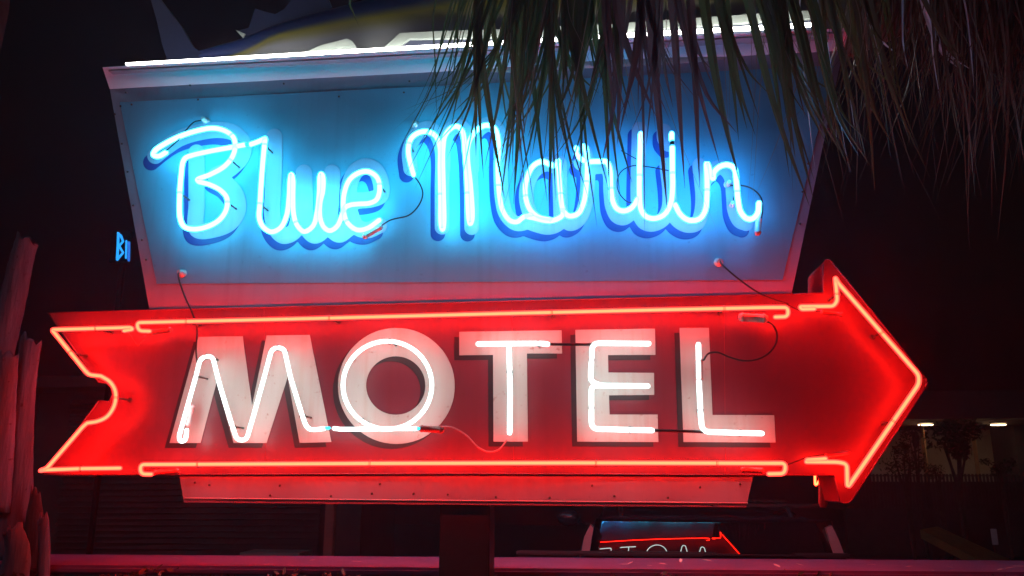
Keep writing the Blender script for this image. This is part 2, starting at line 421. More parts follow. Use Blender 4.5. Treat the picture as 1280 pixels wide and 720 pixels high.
marl = [z4(p, 370, 140) for p in mm] + [
    shiftp(z4([(410,560),(450,575),(520,590),(570,575),(600,540)],560,140)), shiftp(z4([(590,540),(586,400),(584,250)],560,140)), shiftp(z4([(575,270),(510,255),(450,285),(412,350),(400,430),(425,520),(478,566),(545,582)],560,140)),
    shiftp(z4([(606,540),(640,570),(688,548),(718,490),(736,380),(737,270),(722,190)],560,140)), shiftp(z4([(700,250),(780,268),(838,268),(858,300),(864,400),(874,480),(900,530),(935,540),(980,510)],560,140)),
    shiftp(z4([(173,70),(170,200),(167,300),(167,450),(176,520),(200,562),(242,574),(300,550),(335,490),(340,400),(325,260)],760,140)),
    shiftp(z4([(310,80),(312,120),(335,150)],760,140)),
    shiftp(z4([(356,502),(378,545),(410,570),(445,580),(488,570),(510,530),(522,440),(505,260)],760,140)),
    shiftp(z4([(520,360),(560,310),(610,270),(650,285),(680,330),(690,420),(698,500),(725,555),(760,570)],760,140))]
xs, ys, V = blob(marl, 9.2)
w2 = part('painted_word', fillmesh(xs, ys, V, YF-.0045), M_script, sign)
part('drop_shadow', fillmesh(xs-5.2, ys+8.2, V, YF-.0030), M_shadow, w2)

# ---- the back of the sign: same outline, word turned to read from behind
xm = (P(590,480,YT).x)
for W, mats, r, kind in back_jobs:
    bm = bmesh.new()
    for w in W:
        ww = [Vector(((2*xm-p.x) if kind != 'arrow' else p.x, 2*YC-p.y, p.z)) for p in w]
        sweep(bm, ww, r*.9, 7)
    part('rear_neon_tube', bm, [mats[0]], sign)

# ---- tube supports, electrodes, cables, bushings, rivets
def support(px, py, y, yface, parent=sign):
    t = P(px, py, y); bm = bmesh.new(); best = (9, Vector((1,0,0)), t)
    for w in TUBES:
        for a, b in zip(w, w[1:]):
            if abs(a.y-y) > .002: continue
            dd = ((a+b)/2-t).length
            if dd < best[0]: best = (dd, (b-a).normalized(), (a+b)/2)
            ln = (b-a).length
            if ln > .05:
                k = max(0, min(1, (t-a).dot(b-a)/ln**2)); q = a+(b-a)*k
                if (q-t).length < best[0]: best = ((q-t).length, (b-a).normalized(), q)
    t = best[2]; dx, dz = -best[1].z, best[1].x; rt_ = .0098
    for h_ in (-.0025, .0025):
        o_ = best[1]*h_
        sweep(bm, [Vector((t.x+dx*rt_*1.3*math.cos(q), y+rt_*1.3*math.sin(q), t.z+dz*rt_*1.3*math.cos(q)))+o_ for q in [2*math.pi*i/14 for i in range(15)]], .0011, 5, mi=1)
    cyl(bm, (t.x, y+.004, t.z), (t.x, yface+.012, t.z), .0040, 8, mi=1)
    cyl(bm, (t.x, yface+.014, t.z), (t.x, yface-.001, t.z), .0115, 10, mi=1)
    return part('tube_support', bm, [M_hous, M_steel], parent)
for q in z4([(400,440),(672,255),(655,480),(690,120),(826,480),(850,175),(990,605)],130,140): support(*q, YB, YF)
for q in z4([(443,380),(275,575),(765,430),(600,170),(912,420),(1072,400)],370,140): support(*q, YB, YF)
for q in z4([(415,440),(592,440),(735,380),(866,400)],560,140): support(*q, YB, YF)
for q in z4([(167,330),(341,330),(524,420),(688,430)],760,140): support(*q, YB, YF)
for ch, pts in (('m',[(186,318),(235,232),(365,565),(590,190),(708,515)]),):
    for q in s4(pts,200,390): support(*q, YT, YA, letters[ch])
for q in s4([(385,146),(250,555)],390,390): support(*q, YT, YA, letters['o'])
for q in s4([(490,158),(347,300)],550,390): support(*q, YT, YA, letters['t'])
for q in s4([(757,240),(757,480),(950,590)],550,390): support(*q, YT, YA, letters['e'])
for q in s4([(577,495),(780,604)],730,390): support(*q, YT, YA, letters['l'])
for q in [(234,401.8),(413,397.5),(690,390.5),(905,385.7),(248,580.3),(463,579.3),(745,578.7),(896,579),(1103,415),(1116,527),(88,441),(121,411),(102,586),(146,497),(1046,368)]: support(*q, YT, YA)

def housing(p, q, y, r, m, parent=sign):
    bm = bmesh.new(); a_, b_ = P(*p, y), P(*q, y)
    d_ = (b_-a_)
    sweep(bm, [a_, a_+d_*.04, a_+d_*.05, a_+d_*.93, a_+d_*.94, b_], lambda t: r*(1.12 if t < .25 or t > .75 else 1), 12)
    return part('electrode_housing', bm, m, parent)
housing((475,284),(456,295), YB+.02, .0125, M_hous)
wire(z4([(450,603),(500,572),(600,545),(655,485),(671,430),(655,380),(630,345)],370,140), YB+.02, .0032, M_wire, sign)
housing((949,268),(947,291), YB+.03, .0125, M_hous)
wire(z4([(640,390),(700,388),(760,405),(808,450),(818,520),(812,560)],760,140), [YF-.01,-.04,-.06,-.08,-.1,-.11], .0032, M_wire, sign)
wire(z4([(160,470),(110,478),(60,430),(48,370),(70,315),(130,285),(200,288),(320,310)],760,140), -.07, .0026, M_wire, sign)
wire(z4([(70,205),(180,265)],760,140), -.07, .002, M_wire, sign)
wire(z4([(330,205),(400,140),(440,90),(480,52),(545,42)],130,140), [-.1,-.09,-.07,-.05,-.01], .003, M_wire, sign)
housing((190,415.5),(212,412), YT+.03, .012, M_housr)
wire([(189,416),(180,424),(172,432),(166,424),(160,416)], YT+.03, .0025, M_housr, sign)
housing((193,591),(222,589), YT+.035, .011, M_housr)
wire([(152,587),(165,588),(180,585)], YT+.03, .002, M_housr, sign)
housing((928,396.5),(955,398), YT+.02, .017, M_hous)
wire(s4([(897,42),(940,60),(963,100),(962,150),(930,200),(870,235),(800,243),(730,226),(665,201),(622,208),(598,240)],730,390), YT+.02, .0038, M_wire, sign)
housing((953,588),(929,587), YT+.03, .011, M_housr)
wire([(984,581),(1000,575),(1008,572),(1032,568)], YT+.03, .002, M_wire, sign)
housing((1033,570),(1060,566), YT+.03, .009, M_housr)
housing((1028,390),(1052,393), YT+.03, .009, M_housr)
wire([(963,372),(985,381),(1000,388),(1026,389)], YT+.04, .002, M_wire, sign)
housing(s4([(548,583)],390,390)[0], s4([(648,590)],390,390)[0], YT+.01, .0125, M_housr, letters['o'])
wire(s4([(640,573),(700,577),(770,615),(830,675),(880,698),(930,690),(975,640)],390,390), YT+.03, .003, M_wirer, sign)
housing(s4([(158,475)],200,390)[0], s4([(140,560)],200,390)[0], YT+.04, .011, M_hous, letters['m'])
housing(s4([(577,245)],730,390)[0], s4([(577,340)],730,390)[0], YT+.005, .0125, M_hous, letters['l'])
def bushing(px, py, pts, y=YF):
    c_ = P(px, py, y); bm = bmesh.new()
    sweep(bm, [(c_.x, y, c_.z), (c_.x, y-.004, c_.z), (c_.x, y-.0045, c_.z), (c_.x, y-.03, c_.z)], lambda t: .019 if t < .5 else .011, 14)
    b_ = part('bushing', bm, M_hous, sign)
    if pts:
        w = catmull([Vector((c_.x, y-.03, c_.z))] + [P(*q, yy) for q, yy in pts], 6)
        part('cable', sweep(bmesh.new(), w, .0036, 8), M_wire, b_)
bushing(228.5, 342, [((223,345),-.05),((230,368),-.08),((240,391),-.10),((246,410),-.10),((245,440),-.10),((247,455),-.09)])
bushing(898, 328, [((903,331),-.05),((925,350),-.08),((950,367),-.10),((972,376),-.10),((985,380),-.10)])
bushing(258, 152, None); bushing(520, 157, None); bushing(910, 231, None); bushing(914, 257, None)
rv = bmesh.new(); bmesh.ops.create_uvsphere(rv, u_segments=8, v_segments=5, radius=.0048)
rvm = None
rp = [(158,116),(165,131),(144,143),(151,133),(238,107),(248,125),(355,105),(424,121),(505,116),(583,94),(512,102),(700,85),(812,82),(925,70),(1030,72),(1000,280),(1003,240),(1010,205),(1035,160),(153,180),(160,215),(167,257),(183,325),(178,300),(350,607),(338,619),(414,620),(475,605),(465,617),(517,617),(620,621),(687,622),(740,607),(768,620),(835,622),(875,609),(890,631),(244,603),(262,606),(560,618),(925,605)]
for i, q in enumerate(rp):
    c_ = P(*q, YF)
    if rvm is None:
        o = part('rivet', rv, M_steel, sign, True); rvm = o.data
    else:
        o = part('rivet', rvm, None, sign)
    o.location = (c_.x, YF-.003, c_.z)
# dents and trim on the lower apron, the post
bm = bmesh.new()
a_, b_ = P(612,628,.03), P(550,628,.03)
box(bm, ((a_.x+b_.x)/2, YC, (a_.z)/2), (a_.x-b_.x, .16, a_.z-.002), bevel=.006)
part('post', bm, M_post, sign); POSTX = (a_.x+b_.x)/2
bm = bmesh.new(); 
l0, l1 = P(231,623,YF-.003), P(934,629,YF-.003)
sweep(bm, [l0, l1], .0035, 6); part('edge_trim', bm, M_cabw, sign)
# small vertical conduit behind the barb of the arrow
bm = bmesh.new(); c0, c1 = P(1029,590,.22), P(1029,630,.22); sweep(bm, [c0, c1], .018, 10)
part('conduit', bm, M_cab, sign)

# ================================================================== FISH
YM = .10
def bodypt(t): return None
stations = [(236,74,9),(262,70,13),(300,68,24),(340,66,41),(380,64,54),(430,60,66),(490,56,80),(560,52,92),(640,48,102),(740,44,106),(840,40,102),(940,34,90),(1020,26,72),(1090,14,52),(1150,4,34),(1200,-4,20),(1300,-16,9),(1500,-40,2)]
st = catmull([Vector((a, b, c)) for a, b, c in stations], 3)
fish = empty('marlin_figure', (P(640,60,YM).x, YM, ztop), 'painted marlin figure, dark blue back and yellow side, above the light strip', 'fish figure')
bm = bmesh.new(); vl = bm.verts.layers.float.new('v'); rings = []
seg = 40
for s_ in st:
    c_ = P(s_.x, s_.y, YM); rr_ = max(.002, s_.z*(D+YM)/FPX)
    rg = []
    for k in range(seg):
        a = 2*math.pi*k/seg
        z = c_.z + rr_*math.sin(a)
        v = bm.verts.new((c_.x, YM + rr_*.42*math.cos(a), max(z, ztop-.055)))
        v[vl] = math.sin(a) + max(0, min(1.2, (345-s_.x)/75)); rg.append(v)
    rings.append(rg)
for A, B_ in zip(rings, rings[1:]):
    for k in range(seg): bm.faces.new((A[k], A[(k+1)%seg], B_[(k+1)%seg], B_[k]))
bm.faces.new(rings[0]); bm.faces.new(rings[-1][::-1])
bmesh.ops.recalc_face_normals(bm, faces=bm.faces)
m, nt, b = mat('marlin_paint')
at = N(nt, 'ShaderNodeAttribute', attribute_name='v')
no = N(nt, 'ShaderNodeTexNoise'); no.inputs['Scale'].default_value = 5
ad = N(nt, 'ShaderNodeMath', operation='MULTIPLY_ADD'); ad.inputs[1].default_value = .12
nt.links.new(no.outputs['Fac'], ad.inputs[0]); nt.links.new(at.outputs['Fac'], ad.inputs[2])
mr = N(nt, 'ShaderNodeMapRange'); mr.inputs['From Min'].default_value = -1; mr.inputs['From Max'].default_value = 1
nt.links.new(ad.outputs[0], mr.inputs['Value'])
cr = N(nt, 'ShaderNodeValToRGB'); e = cr.color_ramp.elements
e[0].position = .0; e[0].color = (.19,.20,.19,1); e[1].position = 1; e[1].color = (.012,.03,.13,1)
for p_, c_ in ((.54,(.17,.18,.18)),(.63,(.16,.155,.06)),(.70,(.19,.17,.02)),(.76,(.06,.075,.07)),(.80,(.012,.03,.11))):
    x = e.new(p_); x.color = (*c_, 1)
nt.links.new(mr.outputs[0], cr.inputs[0]); nt.links.new(cr.outputs[0], b.inputs['Base Color']); b.inputs['Roughness'].default_value = .35
body = part('body', bm, m, fish, True)
M_navy = paint('marlin_fin_blue', (.010,.024,.075), (.007,.016,.05), .4, 6)
M_finc = paint('marlin_fin_cream', (.40,.46,.40), (.32,.37,.33), .5, 8)
M_dark = paint('marlin_belly_shade', (.06,.07,.11), None, .5, 8)  # shade on the belly below the cream fins, put in as dark plates
part('tail_fin', prism(pxpoly([(186,-40),(200,-2),(214,16),(228,34),(243,60),(252,67),(262,72),(262,80),(212,80),(204,55),(198,28),(190,0),(178,-40)], YM), YM-.015, YM+.015), M_navy, fish)
part('fin', prism(pxpoly([(298,40),(312,36),(320,12),(332,16),(345,19),(356,13),(368,-2),(400,-25),(420,20),(340,60),(300,62),(305,45)], YM), YM-.01, YM+.01), M_navy, fish)
part('keel_fin', prism(pxpoly([(295,38),(307,43),(304,48)], YM-.03), YM-.035, YM-.028), M_finc, fish)
part('fin', prism(pxpoly([(378,68),(402,57),(434,49),(441,52),(446,60),(425,60),(398,68)], -.08), -.085, -.03), M_finc, fish)
part('fin', prism(pxpoly([(478,62),(500,42),(560,39),(640,37),(740,32),(830,26),(930,19),(1022,13),(1022,23),(930,29),(830,36),(640,47),(512,49),(502,56),(494,62)], -.08), -.085, -.06), M_finc, fish)
part('belly_shade_plate', prism(pxpoly([(497,64),(506,53),(514,50),(640,48),(830,37),(1022,24),(1022,40),(830,50),(640,62)], -.07), -.07, -.05), M_dark, fish)
part('belly_shade_plate', prism(pxpoly([(400,68),(425,61),(446,61),(452,66)], -.07), -.07, -.03), M_dark, fish)
for px in (690, 900):   # stays that carry the figure on the cabinet lid
    bm = bmesh.new(); c_ = P(px, 50, YM)
    cyl(bm, (c_.x, YM, ztop-.08), (c_.x, YM, ztop+.05), .02, 10); part('stay', bm, M_post, fish)

# ================================================================== PALM FOLIAGE
def leafmat(name, c1, c2, tr=.25, rough=.45):
    m = paint(name, c1, c2, rough, 9, .15, False)
    nt = m.node_tree; b = nt.nodes['Principled BSDF']
    t = N(nt, 'ShaderNodeBsdfTranslucent'); t.inputs[0].default_value = (c1[0]*1.4, c1[1]*1.4, c1[2]*1.2, 1)
    mx = N(nt, 'ShaderNodeMixShader'); mx.inputs[0].default_value = tr
    nt.links.new(b.outputs[0], mx.inputs[1]); nt.links.new(t.outputs[0], mx.inputs[2]); nt.links.new(mx.outputs[0], nt.nodes['Material Output'].inputs[0])
    return m
M_leafg = leafmat('green_palm_leaf', (.055,.075,.03), (.10,.09,.035))
M_leafw = leafmat('neon_lit_palm_leaf', (.52,.60,.68), (.36,.42,.48), .3, .2)  # blue neon light on a few blades, put into a paler bluish colour
M_leafo = leafmat('olive_palm_leaf', (.10,.09,.035), (.045,.05,.04))
M_leafb = leafmat('brown_palm_leaf', (.10,.06,.06), (.05,.05,.05))
M_leafd = leafmat('dry_palm_leaf', (.13,.085,.05), (.06,.04,.03), .15)
M_leafp = leafmat('pale_dry_leaf', (.26,.20,.15), (.14,.1,.08), .15)
M_bark  = paint('palm_bark', (.09,.065,.05), (.05,.035,.03), .9, 9, .6)
M_boot  = paint('dry_leaf_base', (.17,.20,.25), (.06,.065,.08), .85, 22, .7, True, detail=10, lo=.3, hi=.75, dirt=(.07,.05,.05))
M_fiber = paint('palm_fibre', (.06,.045,.04), (.03,.02,.02), .95, 20, .8, True)

def strip(bm, pts, w, fold=.22, twist=0., nrm=Vector((0,-1,0)), taper=.85):
    "one leaf strip with a folded cross-section, tapering to a point"
    n = len(pts); prev = None
    for i, p in enumerate(pts):
        t = (pts[min(i+1,n-1)]-pts[max(i-1,0)]).normalized(); u = i/(n-1)
        side = t.cross(nrm).normalized(); a = twist*u
        s = (side*math.cos(a) + t.cross(side)*math.sin(a)); nn = t.cross(s).normalized()
        ww = w*.5*min(1, .5+u*1.6)*max(.03, (1-u**2.2)**taper)
        row = [bm.verts.new(p-s*ww), bm.verts.new(p+nn*ww*fold*2), bm.verts.new(p+s*ww)]
        if prev:
            for k in (0,1): bm.faces.new((prev[k], prev[k+1], row[k+1], row[k]))
        prev = row
def frond(root, hub, hy, strips, m, crown, name='frond', twist=1.2, nrm=Vector((0,-1,0))):
    "hub in pixels on plane hy; strips = (x at top of frame, tip x, tip y, width px, depth offset)"
    h = P(*hub, hy); bm = bmesh.new()
    k = (hy+D)/FPX
    for (x0, tx, ty, w, dz) in strips:
        p0 = h + Vector((random.uniform(-.015,.015), random.uniform(-.01,.01), 0))
        p1 = P(x0, 0, hy+dz*.6); p2 = P(tx, ty, hy+dz)
        q1 = p0.lerp(p1, .5) + Vector(((p1.x-p0.x)*.12, random.uniform(-.03,.03), .0))
        q2 = p1.lerp(p2, .55) + Vector(((p1.x-p2.x)*.10, random.uniform(-.03,.03), 0))
        tw = random.uniform(-twist,twist); fo = random.uniform(.1,.35)
        if w > 6 and random.random() < .65:      # split leaflet: two narrower tails
            for sgn in (-1, 1):
                pe = P(tx+sgn*random.uniform(3,16), ty*random.uniform(.74,1.02), hy+dz)
                qe = q2.lerp(pe, .12) + Vector((sgn*w*k*.12, 0, 0))
                strip(bm, catmull([p0, q1, p1+Vector((sgn*w*k*.16,0,0)), qe, pe], 5), w*k*.56, fo, tw+sgn*.15, nrm)
        else:
            strip(bm, catmull([p0, q1, p1, q2, p2], 5), w*k*.85, fo, tw, nrm)
    f = part(name, bm, m, root)
    bm = bmesh.new()
    c = Vector(crown); mid = (h+c)/2 + Vector((0,0,.35))
    sweep(bm, catmull([c, mid, h], 8), lambda t: .022-.010*t, 7)
    s = part('stem', bm, M_leafg, f)
    return f
crown = (3.15, -.55, 5.1)
palm = empty('palm_tree', (3.15,-.55,0), 'palm tree overhead, its green and dead fronds hanging over the right of the sign', 'palm tree')
def rnd(a, b): return random.uniform(a, b)
# thin wisps at the left of the curtain
S = []
for i in range(20):
    x0 = rnd(560, 655); ty = rnd(90, 255); S.append((x0, x0-rnd(.12,.62)*ty*.75, ty, rnd(2.5,6.5), rnd(-.15,.15)))
S += [(655,509,172,9,0),(628,520,185,8,0),(648,560,150,8,.05),(438,449,33,5,0),(545,546,150,4,0)]
frond(palm, (700,-210), -.75, S, M_leafg, crown)
S = []
for i in range(20):
    x0 = rnd(590, 700); S.append((x0, x0+rnd(-70,35), rnd(120,282), rnd(7,17), rnd(-.15,.2)))
frond(palm, (668,-260), -.70, S, M_leafo, crown)
S = []
for i in range(25):
    x0 = rnd(655, 775); S.append((x0, x0+rnd(-60,60), rnd(130,265), rnd(8,20), rnd(-.2,.2)))
S += [(720,738,290,12,0),(690,650,262,10,0),(760,700,245,12,0)]
frond(palm, (728,-300), -.62, S, M_leafg, crown)
S = []
for i in range(12):
    x0 = rnd(752, 865); S.append((x0, x0+rnd(-35,60), rnd(110,240), rnd(8,19), rnd(-.2,.2)))
S += [(812,834,262,21,0),(840,856,235,19,0),(775,765,225,22,0),(800,806,295,12,0),(850,892,110,10,0)]
frond(palm, (810,-280), -.68, S, M_leafb, crown)
S = []
for i in range(10):
    x0 = rnd(862, 985); S.append((x0, x0+rnd(30,95), rnd(150,270), rnd(8,19), rnd(-.2,.2)))
S += [(880,925,230,22,0),(905,932,185,20,0),(935,1012,258,19,0),(968,1004,250,22,0),(990,1050,205,20,0),(1015,1078,240,20,0)]
frond(palm, (850,-300), -.72, S, M_leafg, crown)
S = []
for i in range(12):
    x0 = rnd(985, 1110); S.append((x0, x0+rnd(15,80), rnd(120,250), rnd(6,17), rnd(-.2,.2)))
S += [(1078,1118,78,10,-.1),(1045,1116,150,13,0),(1028,1044,225,7,-.1),(1155,1202,105,9,-.1),(1080,1125,245,7,-.1)]
frond(palm, (985,-280), -.60, S, M_leafo, crown)
S = []
for i in range(60):
    x0 = rnd(560, 1120); ty = rnd(70, 310); S.append((x0, x0+rnd(-.35,.55)*ty*(1 if x0 > 700 else -.5), ty, rnd(1.2,2.6), rnd(-.3,.3)))
frond(palm, (830,-380), -.66, S, M_leafp, crown, 'dead_frond')
# dead skirt at the right, several withered fronds behind
def skirt(n, xa, xb, ya, yb, wa, wb, hub, hy, m):
    S = []
    for i in range(n):
        x0 = rnd(xa, xb); S.append((x0, x0+rnd(-70,60), rnd(ya, yb), rnd(wa,wb), rnd(-.25,.3)))
    frond(palm, hub, hy, S, m, crown, 'dead_frond', 2.6)
skirt(60, 1040,1200, 60,200, 2,7, (1130,-180), -.25, M_leafd)
skirt(60, 1130,1300, 80,215, 2,7, (1220,-160), -.20, M_leafd)
skirt(60, 1200,1400, 90,235, 2,8, (1310,-200), -.15, M_leafd)
skirt(46, 1060,1300, 130,262, 1.5,5, (1190,-240), -.05, M_leafd)
skirt(26, 1080,1300, 120,250, 1.5,5, (1200,-200), -.35, M_leafp)
skirt(40, 1050,1330, 30,130, 5,13, (1200,-150), .05, M_leafd)
skirt(40, 1150,1420, 100,240, 3,9, (1290,-220), -.45, M_leafd)
# a few detached tatters hanging from threads, lowest at the right
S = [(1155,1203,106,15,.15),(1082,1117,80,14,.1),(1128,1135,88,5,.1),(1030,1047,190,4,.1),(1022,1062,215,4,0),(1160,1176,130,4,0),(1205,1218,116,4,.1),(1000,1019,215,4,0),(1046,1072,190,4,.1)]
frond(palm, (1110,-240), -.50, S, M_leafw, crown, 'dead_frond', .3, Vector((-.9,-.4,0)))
S = [(1200,1212,312,4,0),(1255,1247,300,6,0),(1238,1240,272,5,0),(1232,1266,215,5,0),(1065,1070,262,3,0),(1085,1090,232,3,0),(1165,1186,212,4,0),(1213,1210,280,6,0)]
frond(palm, (1180,-220), -.40, S, M_leafp, crown, 'dead_frond', .6)
bm = bmesh.new()
sweep(bm, catmull([Vector((3.35,-.5,-.1)), Vector((3.3,-.55,2)), Vector((3.2,-.55,4)), Vector(crown)], 10), lambda t: .21-.05*t, 18)
part('trunk', bm, M_bark, palm)
for k in range(9):   # the rest of the crown, above and to the right of the frame
    a = 2*math.pi*k/9 + .2; bm = bmesh.new()
    c = Vector(crown); hb = c + Vector((math.cos(a)*.9+.35, math.sin(a)*.7+.1, .75+.3*math.sin(k*2.3)))
    for j in range(26):
        b_ = (j/25-.5)*3.6; dirv = Vector((math.cos(a+b_*.55), math.sin(a+b_*.55), .35*math.cos(b_)))
        tip = hb + dirv*rnd(.55,.8); strip(bm, catmull([hb, hb+(tip-hb)*.5+Vector((0,0,.08)), tip+Vector((0,0,-.22))], 4), .045, .3, 0, Vector((0,0,1)))
    f = part('frond', bm, M_leafg, palm)
    part('stem', sweep(bmesh.new(), catmull([c, (c+hb)/2+Vector((0,0,.1)), hb], 5), .016, 6), M_leafg, f)

# ---- left palm trunk with old leaf bases
YL = .30
lp = empty('palm_tree', (P(-150,600,YL).x, YL, 0), 'rough palm trunk with cut grey leaf bases at the left edge', 'palm tree')
tx = lp.location.x
bm = bmesh.new()
sweep(bm, [Vector((tx, YL+.05, -.1+.25*i)) for i in range(24)], lambda t: .165+.006*math.sin(t*90), 20)
part('trunk', bm, M_bark, lp)
def boot(cpx, widths, y=YL, m=M_boot, jag=True, th=.010, cup=.6):
    "an old leaf base: a cupped plank, path of centre pixels with a width at each"
    c = catmull([Vector((a, b, w)) for (a, b), w in zip(cpx, widths)], 8)
    bm = bmesh.new(); k = (y+D)/FPX; rows = []; n = 9
    for i, v in enumerate(c):
        u = i/(len(c)-1); p = P(v.x, v.y, y-.03*u)
        nx = c[min(i+1,len(c)-1)]-c[max(i-1,0)]; L_ = math.hypot(nx.x, nx.y) or 1
        sx, sz = -nx.y/L_, -nx.x/L_   # across, in x / z
        front, back = [], []
        for j in range(n):
            s = j/(n-1)*2-1; off = s*v.z*k*.5*(1+.02*math.sin(i*1.7+cpx[0][0])+random.uniform(-.012,.012))
            jz = (random.uniform(-.035,.02) if (jag and i == len(c)-1) else 0)
            dy = cup*(s*s)*v.z*k*.5
            q = Vector((p.x+abs(sx)*off, p.y+dy, p.z+sz*off*(1 if sx > 0 else -1)+jz))
            front.append(bm.verts.new(q)); back.append(bm.verts.new(q+Vector((0, th*(1.4-abs(s)), 0))))
        rows.append((front, back))
    for (f0,b0),(f1,b1) in zip(rows, rows[1:]):
        for j in range(n-1):
            bm.faces.new((f0[j],f0[j+1],f1[j+1],f1[j])); bm.faces.new((b0[j+1],b0[j],b1[j],b1[j+1]))
        bm.faces.new((f0[0],f1[0],b1[0],b0[0])); bm.faces.new((f0[-1],b0[-1],b1[-1],f1[-1]))
    for f0,b0 in (rows[0], rows[-1]):
        for j in range(n-1): bm.faces.new((f0[j],f0[j+1],b0[j+1],b0[j]))
    bmesh.ops.recalc_face_normals(bm, faces=bm.faces)
    return part('leaf_base', bm, m, lp, True)
boot([(-22,480),(-8,430),(8,370),(20,320),(28,294)], [52,46,42,38,36], YL-.02)
boot([(-2,700),(8,640),(17,580),(21,520),(26,470),(33,420)], [62,52,38,34,32,32], YL-.05)
boot([(-14,640),(-8,560),(-4,500),(2,440)], [40,40,38,34], YL-.10)
boot([(46,790),(50,720),(52,680),(51,645)], [26,18,16,14], YL-.06)
boot([(24,790),(30,720),(36,670),(42,612)], [58,44,32,12], YL-.03, M_fiber)
boot([(-4,790),(4,740),(14,690),(10,660)], [60,48,36,26], YL-.12)
for k in range(16):
    a = k*2.4; z = .2 + k*.32
    if z > 1.2: a = -2.6 - (k % 3)*.5
    bm = bmesh.new(); base = Vector((tx+.15*math.cos(a), YL+.05+.15*math.sin(a), z)); out = Vector((math.cos(a), math.sin(a), 0))
    sweep(bm, [base, base+out*.03+Vector((0,0,.14)), base+out*.08+Vector((0,0,.30))], lambda t: .05-.02*t, 7)
    part('leaf_base', bm, M_boot, lp)

# ================================================================== WALL, HEDGE, GROUND
M_cap = paint('neon_tinted_wall_cap', (.20,.10,.22), (.15,.075,.17), .45, 7, .1, dirt=(.22,.17,.2))  # red and blue neon spill is put into the cap's purple base colour
M_wall = paint('painted_wall', (.36,.33,.36), (.28,.25,.28), .7, 5, .2)
yw0 = .40
zc = P(640, 709, yw0).z
yw1 = None
for i in range(400):
    yy = yw0 + i*.004
    if P(640, 695, yy).z <= zc: yw1 = yy; break
wall = empty('garden_wall', (1, (yw0+yw1)/2, 0), 'low painted wall with a wide smooth cap, glowing magenta behind the sign post', 'wall')
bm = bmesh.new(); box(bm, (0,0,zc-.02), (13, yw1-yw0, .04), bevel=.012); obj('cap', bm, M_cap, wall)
bm = bmesh.new(); box(bm, (0,0,(zc-.04)/2-.05), (12.8, yw1-yw0-.06, zc-.04+.1)); obj('wall_body', bm, M_wall, wall); wall.rotation_euler.z = R(2.2)
# fallen leaves on the cap
M_fallen = paint('fallen_leaf', (.75,.60,.52), (.55,.42,.36), .6, 20)
bm = bmesh.new()
vs = [bm.verts.new(v) for v in ((-1,0,0),(-.5,.35,.10),(.2,.42,.12),(1,0,.18),(.2,-.4,.12),(-.5,-.33,.10))]
vs2 = [bm.verts.new(v.co+Vector((0,0,-.04))) for v in vs]
bm.faces.new(vs); bm.faces.new(vs2[::-1])
for i in range(6): bm.faces.new((vs[i], vs2[i], vs2[(i+1)%6], vs[(i+1)%6]))
bmesh.ops.recalc_face_normals(bm, faces=bm.faces)
lme = None
for q in [(219,697.5),(390,700.5),(446,702),(335,705.5),(496,697),(780,705.5),(788,704),(812,707),(829,705),(851,701),(884,700.5),(971,707),(981,712),(1000,706),(1090,706),(1136,708),(1187,709),(1166,713),(1250,712),(1263,710),(1275,708)]:
    w = PZ(q[0], q[1], zc+.004)
    o = obj('fallen_leaf', lme if lme else bm, None if lme else M_fallen); lme = o.data
    o.location = w; s = rnd(.010,.020); o.scale = (s*1.5, s, s); o.rotation_euler = (rnd(-.2,.2), rnd(-.2,.2), rnd(0,6))
    tag(o, 'tiny dry leaf scrap lying on the magenta wall cap', 'leaf', 'dry leaf scraps on the wall cap')
# low hedge in front of the wall
M_hedge = leafmat('hedge_leaf', (.035,.05,.025), (.02,.03,.015), .15)
bm = bmesh.new()
for i in range(5200):
    x = rnd(-3.2, 4.2); y = rnd(.02, yw0-.02) + x*.038; top = zc-.03+.018*math.sin(x*9)+.012*math.sin(x*23+1)
    if .0 < y < .2 and abs(x-POSTX) < .12: continue
    z = top - abs(rnd(0, 1))**1.6*.30 - .05*max(0, .15-y)
    c = Vector((x, y, z)); s = rnd(.008,.018)
    d1 = Vector((rnd(-1,1), rnd(-1,1), rnd(-.6,1))).normalized(); d2 = d1.orthogonal().normalized()
    vv = [bm.verts.new(c-d1*s*1.3), bm.verts.new(c+d2*s*.55), bm.verts.new(c+d1*s*1.3), bm.verts.new(c-d2*s*.55)]; bm.faces.new(vv)
hd = obj('hedge', bm, M_hedge); tag(hd, 'dark low ragged hedge along the foot of the magenta wall', 'hedge')
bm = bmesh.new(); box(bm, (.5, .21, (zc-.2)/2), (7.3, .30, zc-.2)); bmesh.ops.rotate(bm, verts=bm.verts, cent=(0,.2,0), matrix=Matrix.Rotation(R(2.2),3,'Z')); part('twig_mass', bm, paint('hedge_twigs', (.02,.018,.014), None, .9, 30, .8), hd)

M_ground = paint('asphalt', (.05,.048,.05), (.035,.033,.036), .85, 3, .3, detail=10)
bm = bmesh.new(); bmesh.ops.create_grid(bm, x_segments=2, y_segments=2, size=400); g = obj('ground', bm, M_ground); g['kind'] = 'structure'

